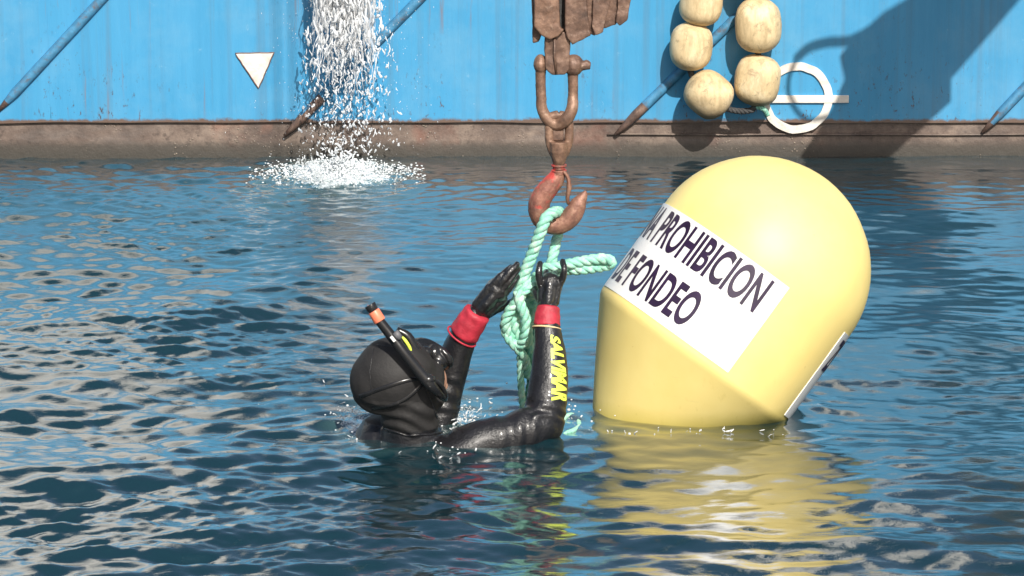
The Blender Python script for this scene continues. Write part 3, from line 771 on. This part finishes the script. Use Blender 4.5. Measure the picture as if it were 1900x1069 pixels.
l1 = band(-113.5, 15.2, lab_bot, lab_top, RB+.0015, 'label_panel', M['label'], buoy)
l2 = band(66, 196, lab_bot, lab_top, RB+.0015, 'label_panel', M['label'], buoy)
def blabel(txt, right_deg, hb, par, degper=None, right=True):
    me = text_mesh(txt, .026)
    xs_ = [v.co.x for v in me.vertices]; x1 = max(xs_); x0 = min(xs_)
    for v in me.vertices:
        ph = math.radians(right_deg-(x1-v.co.x)*degper) if right else math.radians(right_deg+(v.co.x-x0)*degper)
        h = -hb*bm_+v.co.y/.70*65*bm_
        v.co = bpt(RB+.0027, h, ph)
    me.update(); o = link('lettering', me, M['ink'], par, False)
    return o
tm = text_mesh('PROHIBICION', .026); wd = max(v.co.x for v in tm.vertices)-min(v.co.x for v in tm.vertices); DEG = 73/wd
blabel('ZONA PROHIBICION', 7.5, 75, l1, DEG); blabel('DE FONDEO', -15, 170, l1, DEG*1.0)
blabel('ZONA PROHIBICION', 70, 80, l2, DEG, False); blabel('DE FONDEO', 91, 178, l2, DEG*1.04, False)
# ------------------------------------------------------------------ the diver
def chain(mb, pts, rs, sq=(1, 1), sides=18):
    P = smooth_path(pts, 5); rr = interp(rs, len(P)); tube(mb, P, rr, sides, sq)
    ball(mb, P[0], rr[0]*.98, 14, 8); ball(mb, P[-1], rr[-1]*.98, 14, 8)
dp = 9.0/c/FPX                                            # metres per photo pixel at the diver
mb = MB()
HC = G(732, 697, 9.0)
ball(mb, HC, (.118, .100, .112), 28, 18, Matrix.Rotation(math.radians(-25), 3, 'Y'))           # skull
ball(mb, G(752, 712, 9.01), (.100, .088, .105), 24, 16)
ball(mb, G(716, 706, 9.0), (.104, .09, .100), 24, 16)
ball(mb, G(788, 712, 9.03), (.055, .062, .075), 20, 12, Matrix.Rotation(math.radians(25), 3, 'Y'))    # cheek and jaw
ball(mb, G(800, 735, 9.03), (.040, .045, .040), 16, 10)
chain(mb, [G(757, 735, 9.01), G(762, 790, 9.03), G(768, 850, 9.05)], [.088, .080, .105])             # neck
sh_r = G(838, 862, 8.98); sh_l = Vector((G(800, 800, 9.3).x, 9.32, -.04)); bk = G(715, 850, 9.08)
ball(mb, G(706, 832, 9.12), (.080, .11, .100), 20, 12)                                        # upper back breaking the surface
chain(mb, [bk+Vector((0, 0, -.03)), sh_r+Vector((0, 0, -.01))], [.085, .082])
chain(mb, [bk+Vector((.02, .05, -.05)), sh_l], [.09, .075])
ball(mb, Vector((-.26, 9.12, -.22)), (.14, .19, .20), 24, 14); ball(mb, Vector((-.29, 9.12, -.42)), (.12, .165, .18), 24, 14)
ball(mb, Vector((-.31, 9.12, -.60)), (.13, .17, .14), 24, 14)
for sy, kx in ((-.09, .05), (.09, .14)):
    chain(mb, [Vector((-.31, 9.12+sy, -.66)), Vector((-.31+kx, 9.12+sy*1.2, -1.05)), Vector((-.38+kx, 9.12+sy*1.2, -1.45))], [.09, .062, .045])
    chain(mb, [Vector((-.38+kx, 9.12+sy*1.2, -1.45)), Vector((-.36+kx, 9.12+sy*1.4, -1.62))], [.04, .03], (1, .6))
# near arm: shoulder, elbow, wrist
EL = G(1010, 786, 9.04)
chain(mb, [sh_r, G(890, 824, 8.99), G(945, 809, 9.0), G(988, 792, 9.02), EL], [.085, .068, .062, .060, .058])
WR = G(1014, 588, 9.16)
chain(mb, [G(1010, 790, 9.04), G(1013, 752, 9.06), G(1019, 700, 9.09), G(1019, 650, 9.12), WR, G(1017, 560, 9.18)], [.056, .060, .055, .047, .034, .028])
# far arm
EL2 = G(812, 792, 9.24); WR2 = G(872, 598, 9.22)
chain(mb, [sh_l, EL2], [.07, .052]); chain(mb, [EL2, G(822, 740, 9.25), G(836, 690, 9.25), G(852, 642, 9.24), WR2, G(885, 580, 9.22)], [.054, .054, .051, .045, .034, .028])
me = finish(mb.mesh('person'), remesh=.0065, sm=9)
def dist_seg(p, a, b): d = b-a; t = max(0, min(1, (p-a).dot(d)/d.length_squared)); return (p-a-d*t).length, t
def folds(p):                                            # neoprene folds
    f = .0016*noise.noise(p*22)
    d_, t_ = dist_seg(p, EL, WR)
    if d_ < .08: f += .0028*math.sin(t_*62+noise.noise(p*14)*4)*max(0, 1-abs(t_-.02)/.30)
    if p.z < .12 and p.z > -.1 and p.x > -.14: f += .0030*math.sin(p.x*95+noise.noise(p*11)*4)*max(0, 1-abs(p.x-.03)/.16)
    if .03 < p.z < .14 and p.x < -.15: f += .0034*math.sin(p.z*150+p.x*40+noise.noise(p*9)*5)
    return f
push(me, folds)
person = link('person', me, M['wetsuit']); tag(person, 'diver in black wetsuit and hood, shoulder deep, both arms raised to the green rope', 'person')
me.materials.append(M['hood'])
for p in me.polygons:
    q_ = p.center
    if q_.z > .045+.012*noise.noise(q_*14) and (q_-HC).length < .24 and q_.x < G(826, 0, 9).x and q_.y < 9.17: p.material_index = 1
BV = BVHTree.FromPolygons([v.co for v in me.vertices], [p.vertices for p in me.polygons])
def on_head(px, py, lift=0.0, Y=8.5):
    o = G(px, py, Y); d = (o-Vector((0, 0, CAMH))).normalized(); h = BV.ray_cast(o, d)
    return (h[0]+h[1]*lift) if h[0] else None
def surf_tube(pts, r, name, m_, lift=.001, sq=(1, 1), par=person, n=10):
    P = []
    for a, b in zip(pts, pts[1:]):
        for k in range(n):
            t = k/n; q_ = on_head(a[0]+(b[0]-a[0])*t, a[1]+(b[1]-a[1])*t, lift)
            if q_: P.append(q_)
    if len(P) > 3: mb = MB(); tube(mb, P, r, 8, sq); return mb.build(name, m_, par)
def surf_strip(pts, wpx, name, m_, lift=.002, par=person):
    """a flat strap lying on the hood; wpx is its width in photo pixels"""
    P = smooth_path([Vector((x, y, 0)) for x, y in pts], 8); V = []; F = []
    for i, p in enumerate(P):
        d = (P[min(i+1, len(P)-1)]-P[max(i-1, 0)]).normalized(); nrm = Vector((-d.y, d.x, 0))
        row = []
        for u in (-.5, -.3, .3, .5):
            q_ = p+nrm*wpx*u; r_ = on_head(q_.x, q_.y, lift if abs(u) < .4 else -.001)
            row.append(r_)
        if None in row: continue
        V += row
    n = len(V)//4
    for i in range(n-1):
        for j in range(3): F.append((i*4+j, i*4+j+1, i*4+j+5, i*4+j+4))
    if n > 2: mb = MB(); mb.add(V, F); return link(name, finish(mb.mesh(name)), m_, par)
surf_strip([(792, 700), (765, 704), (735, 712), (705, 722), (684, 730), (668, 736)], 9, 'mask_strap', M['plastic'], .003)
surf_strip([(792, 702), (775, 722), (750, 742), (720, 754), (690, 758)], 7, 'mask_strap', M['plastic'], .003)
surf_tube([(693, 645), (686, 690), (690, 735)], .0014, 'hood_seam', M['wetsuit'], .0)
surf_tube([(700, 640), (735, 645), (765, 670)], .0014, 'hood_seam', M['wetsuit'], .0)
surf_tube([(788, 715), (800, 745), (812, 780)], .0018, 'hood_seam', M['wetsuit'], .0)
surf_tube([(715, 795), (755, 808), (800, 806), (830, 800)], .0035, 'collar_fold', M['wetsuit'], .001)
# face: eyes, nose and mouth behind the mask, turned away to the right
FD = Vector((.64, .62, .44)).normalized(); FC = G(797, 690, 9.10)
fa = FD.cross(Vector((0, 0, 1))).normalized(); fu = fa.cross(FD).normalized()
rot = Matrix((fa, FD, fu)).transposed()
mb = MB(); ball(mb, FC, (.055, .035, .075), 18, 12, rot)
ball(mb, FC+FD*.035-fu*.012, (.013, .018, .02), 12, 8, rot); ball(mb, FC+FD*.028-fu*.042, (.022, .010, .007), 12, 6, rot); ball(mb, FC+FD*.02-fu*.065, (.02, .018, .016), 12, 8, rot)
link('face', finish(mb.mesh('face'), remesh=.003, sm=3), M['skin'], person)
# mask
mb = MB(); MC = G(790, 664, 9.09)
ring = []
for k in range(25):
    t = 2*math.pi*k/24; ring.append(MC+FD*.02+fa*(.078*math.cos(t)*(1-.1*math.sin(t)))+fu*(.045*math.sin(t)))
tube(mb, ring, .0095, 10); ball(mb, MC+FD*.002, (.078, .026, .047), 22, 12, rot)
ball(mb, G(806, 655, 9.06), (.022, .03, .028)); ball(mb, G(812, 676, 9.05), (.018, .03, .026)); ball(mb, G(790, 655, 9.02), (.02, .02, .02))
ball(mb, G(795, 690, 8.98), (.017, .015, .013))
mask = link('mask', finish(mb.mesh('mask'), remesh=.003, sm=2), M['plastic'], person)
def sub(o): return o
mb = MB(); ball(mb, MC+FD*.024, (.070, .004, .038), 20, 10, rot); sub(mb.build('lens', M['glass'], mask))
mb = MB(); tube(mb, smooth_path([G(741, 620, 8.96), G(752, 632, 8.95), G(760, 645, 8.95), G(764, 656, 8.95)], 4), interp([.002, .005, .005, .002], 13), 8); sub(mb.build('frame_stripe', M['neon'], mask))
mb = MB(); tube(mb, smooth_path([G(736, 612, 8.98), G(756, 624, 8.98), G(770, 648, 8.98), G(788, 668, 8.99)], 4), interp([.010, .014, .016, .016], 13), 10); sub(mb.build('skirt', M['plastic'], mask))
# snorkel
SY = 8.885
sp = [G(688, 568, SY+.02), G(702, 592, SY+.015), G(722, 618, SY+.01), G(750, 655, SY), G(780, 692, SY), G(797, 712, SY), G(812, 728, SY+.02), G(824, 738, SY+.07)]
P = smooth_path(sp, 6)
mb = MB(); tube(mb, P, interp([.0135, .0135, .0145, .0155, .017, .017, .012, .011], len(P)), 16); snork = mb.build('snorkel', M['plastic'], person)
mb = MB(); tube(mb, [P[0].lerp(P[6], .38), P[6].lerp(P[12], .15)], [.0165, .0175], 16); tube(mb, [G(682, 566, SY+.02), G(688, 570, SY+.02)], .001, 4)
sub(link('orange_tip', finish(mb.mesh('orange_tip'), bevel=.002), M['orange'], snork))
mb = MB(); tube(mb, [G(686, 565, SY+.02), P[0].lerp(P[6], .33)], [.0165, .0155], 16); sub(link('cap', finish(mb.mesh('cap'), bevel=.002), M['plastic'], snork))
mb = MB(); box(mb, (-.004, -.003, -.009), (.004, .003, .009)); 
for i, v in enumerate(mb.v): mb.v[i] = tuple(Matrix.Rotation(math.radians(-38), 3, 'Y') @ Vector(v)+G(729, 629, SY-.014))
sub(link('clip', finish(mb.mesh('clip'), bevel=.001), M['label'], snork, False))
mb = MB(); tube(mb, [G(733, 616, SY-.004), G(742, 628, SY-.004)], .010, 10); sub(mb.build('clip', M['steel'], snork))
mb = MB(); tube(mb, smooth_path([G(795, 700, SY), G(815, 712, SY+.02), G(826, 730, SY+.05), G(826, 742, SY+.08)], 5), .007, 10); ball(mb, G(794, 704, SY), (.021, .019, .016)); sub(mb.build('mouthpiece_hose', M['plastic'], snork))

# gloves: palm, four fingers, thumb
def glove(palm, fingers, name='glove'):
    mb = MB()
    for pts, rs, sq in palm: chain(mb, [G(*p) for p in pts], rs, sq, 14)
    for pts, rs in fingers: chain(mb, [G(*p) for p in pts], rs, (1, 1), 12)
    return link(name, finish(mb.mesh(name), remesh=.0024, sm=3, disp=.0012, dscale=55), M['glove'], person)
gr = glove([([(1017, 580, 9.17), (1017, 562, 9.175), (1019, 540, 9.19), (1021, 526, 9.2)], [.024, .030, .035, .034], (1, .62)),
            ([(1008, 560, 9.18), (1006, 528, 9.19)], [.018, .014], (1, 1)), ([(1028, 560, 9.18), (1036, 526, 9.19)], [.016, .013], (1, 1))],
           [([(1004, 535, 9.19), (1000, 516, 9.18), (1000, 502, 9.18), (1002, 489, 9.195)], [.0115, .0112, .0105, .0092]),
            ([(1015, 524, 9.2), (1014, 509, 9.215), (1015, 506, 9.25), (1016, 515, 9.28), (1016, 528, 9.27)], [.0118, .0115, .011, .010, .009]),
            ([(1027, 524, 9.2), (1029, 511, 9.215), (1030, 508, 9.25), (1030, 516, 9.28), (1028, 528, 9.27)], [.0112, .011, .0105, .010, .009]),
            ([(1036, 532, 9.19), (1044, 516, 9.185), (1047, 500, 9.18), (1044, 485, 9.20)], [.0105, .0105, .0098, .0088]),
            ([(1006, 562, 9.18), (995, 546, 9.20), (988, 532, 9.235), (986, 522, 9.26)], [.0135, .0125, .0115, .010])])
gr['label'] = 'near glove gripping the rope bight with fingers spread'
gl = glove([([(880, 590, 9.22), (888, 578, 9.22), (903, 560, 9.215), (922, 538, 9.215)], [.024, .030, .038, .037], (1, .62)),
            ([(884, 566, 9.21), (908, 534, 9.20)], [.015, .014], (1, 1)), ([(902, 580, 9.22), (932, 554, 9.22)], [.017, .017], (1, 1))],
           [([(908, 536, 9.2), (924, 518, 9.195), (938, 505, 9.2), (948, 496, 9.215)], [.0122, .0118, .0108, .0095]),
            ([(916, 540, 9.2), (934, 520, 9.19), (948, 503, 9.195), (959, 491, 9.21)], [.0125, .012, .0112, .0098]),
            ([(923, 546, 9.205), (940, 528, 9.195), (952, 512, 9.20), (961, 499, 9.215)], [.012, .0118, .011, .0095]),
            ([(929, 553, 9.215), (942, 539, 9.21), (952, 526, 9.215), (960, 514, 9.23)], [.0112, .011, .0102, .009]),
            ([(902, 584, 9.25), (924, 572, 9.29), (950, 562, 9.325), (976, 552, 9.335)], [.0145, .0135, .0125, .011])])
# cuffs
def cuff(p0, p1, r0, r1, par, hem):
    P = [p0.lerp(p1, t) for t in np.linspace(0, 1, 8)]; mb = MB(); n = 28
    tube(mb, P, [r0+(r1-r0)*(i/7)**.9+.0012*math.sin(i*2.4) for i in range(8)], n)
    me = finish(mb.mesh('cuff'), sub=1, disp=.0026, dscale=30); o = sub(link('cuff', me, M['cuff'], par))
    d = (p1-p0).normalized(); a, b = frame(d); mb = MB()
    ring = [p1+(a*math.cos(t)+b*math.sin(t))*(r1+.0012)+d*.001 for t in np.linspace(0, 2*math.pi, 33)]
    tube(mb, ring, .0028, 8, caps=False); sub(mb.build('cuff_hem', hem, par))
cuff(G(1018, 567, 9.172), G(1014, 609, 9.147), .0335, .0390, gr, M['edge'])
cuff(G(889, 577, 9.22), G(857, 624, 9.235), .0392, .0455, gl, M['cuff'])
# sleeve lettering, wrapped round the near forearm
me = text_mesh('SALVIMAR', .05, .3)
x0 = min(v.co.x for v in me.vertices); x1 = max(v.co.x for v in me.vertices)
A0, A1 = G(1019, 621, 9.12), G(1017, 744, 9.07)
ax = (A1-A0).normalized(); toC = (Vector((0, 0, CAMH))-A0); toC = (toC-ax*toC.dot(ax)).normalized(); side = Vector((1, 0, 0)); side = (side-ax*side.dot(ax)).normalized()
for v in me.vertices:
    u = (v.co.x-x0)/(x1-x0); ang = math.radians(12+v.co.y/.7*50)
    d = toC*math.cos(ang)+side*math.sin(ang); o_ = A0.lerp(A1, u)
    h = BV.ray_cast(o_+d*.12, -d); v.co = (h[0] if h[0] else o_+d*.045)+d*.0016
me.update(); link('sleeve_lettering', me, M['neon'], person, False)
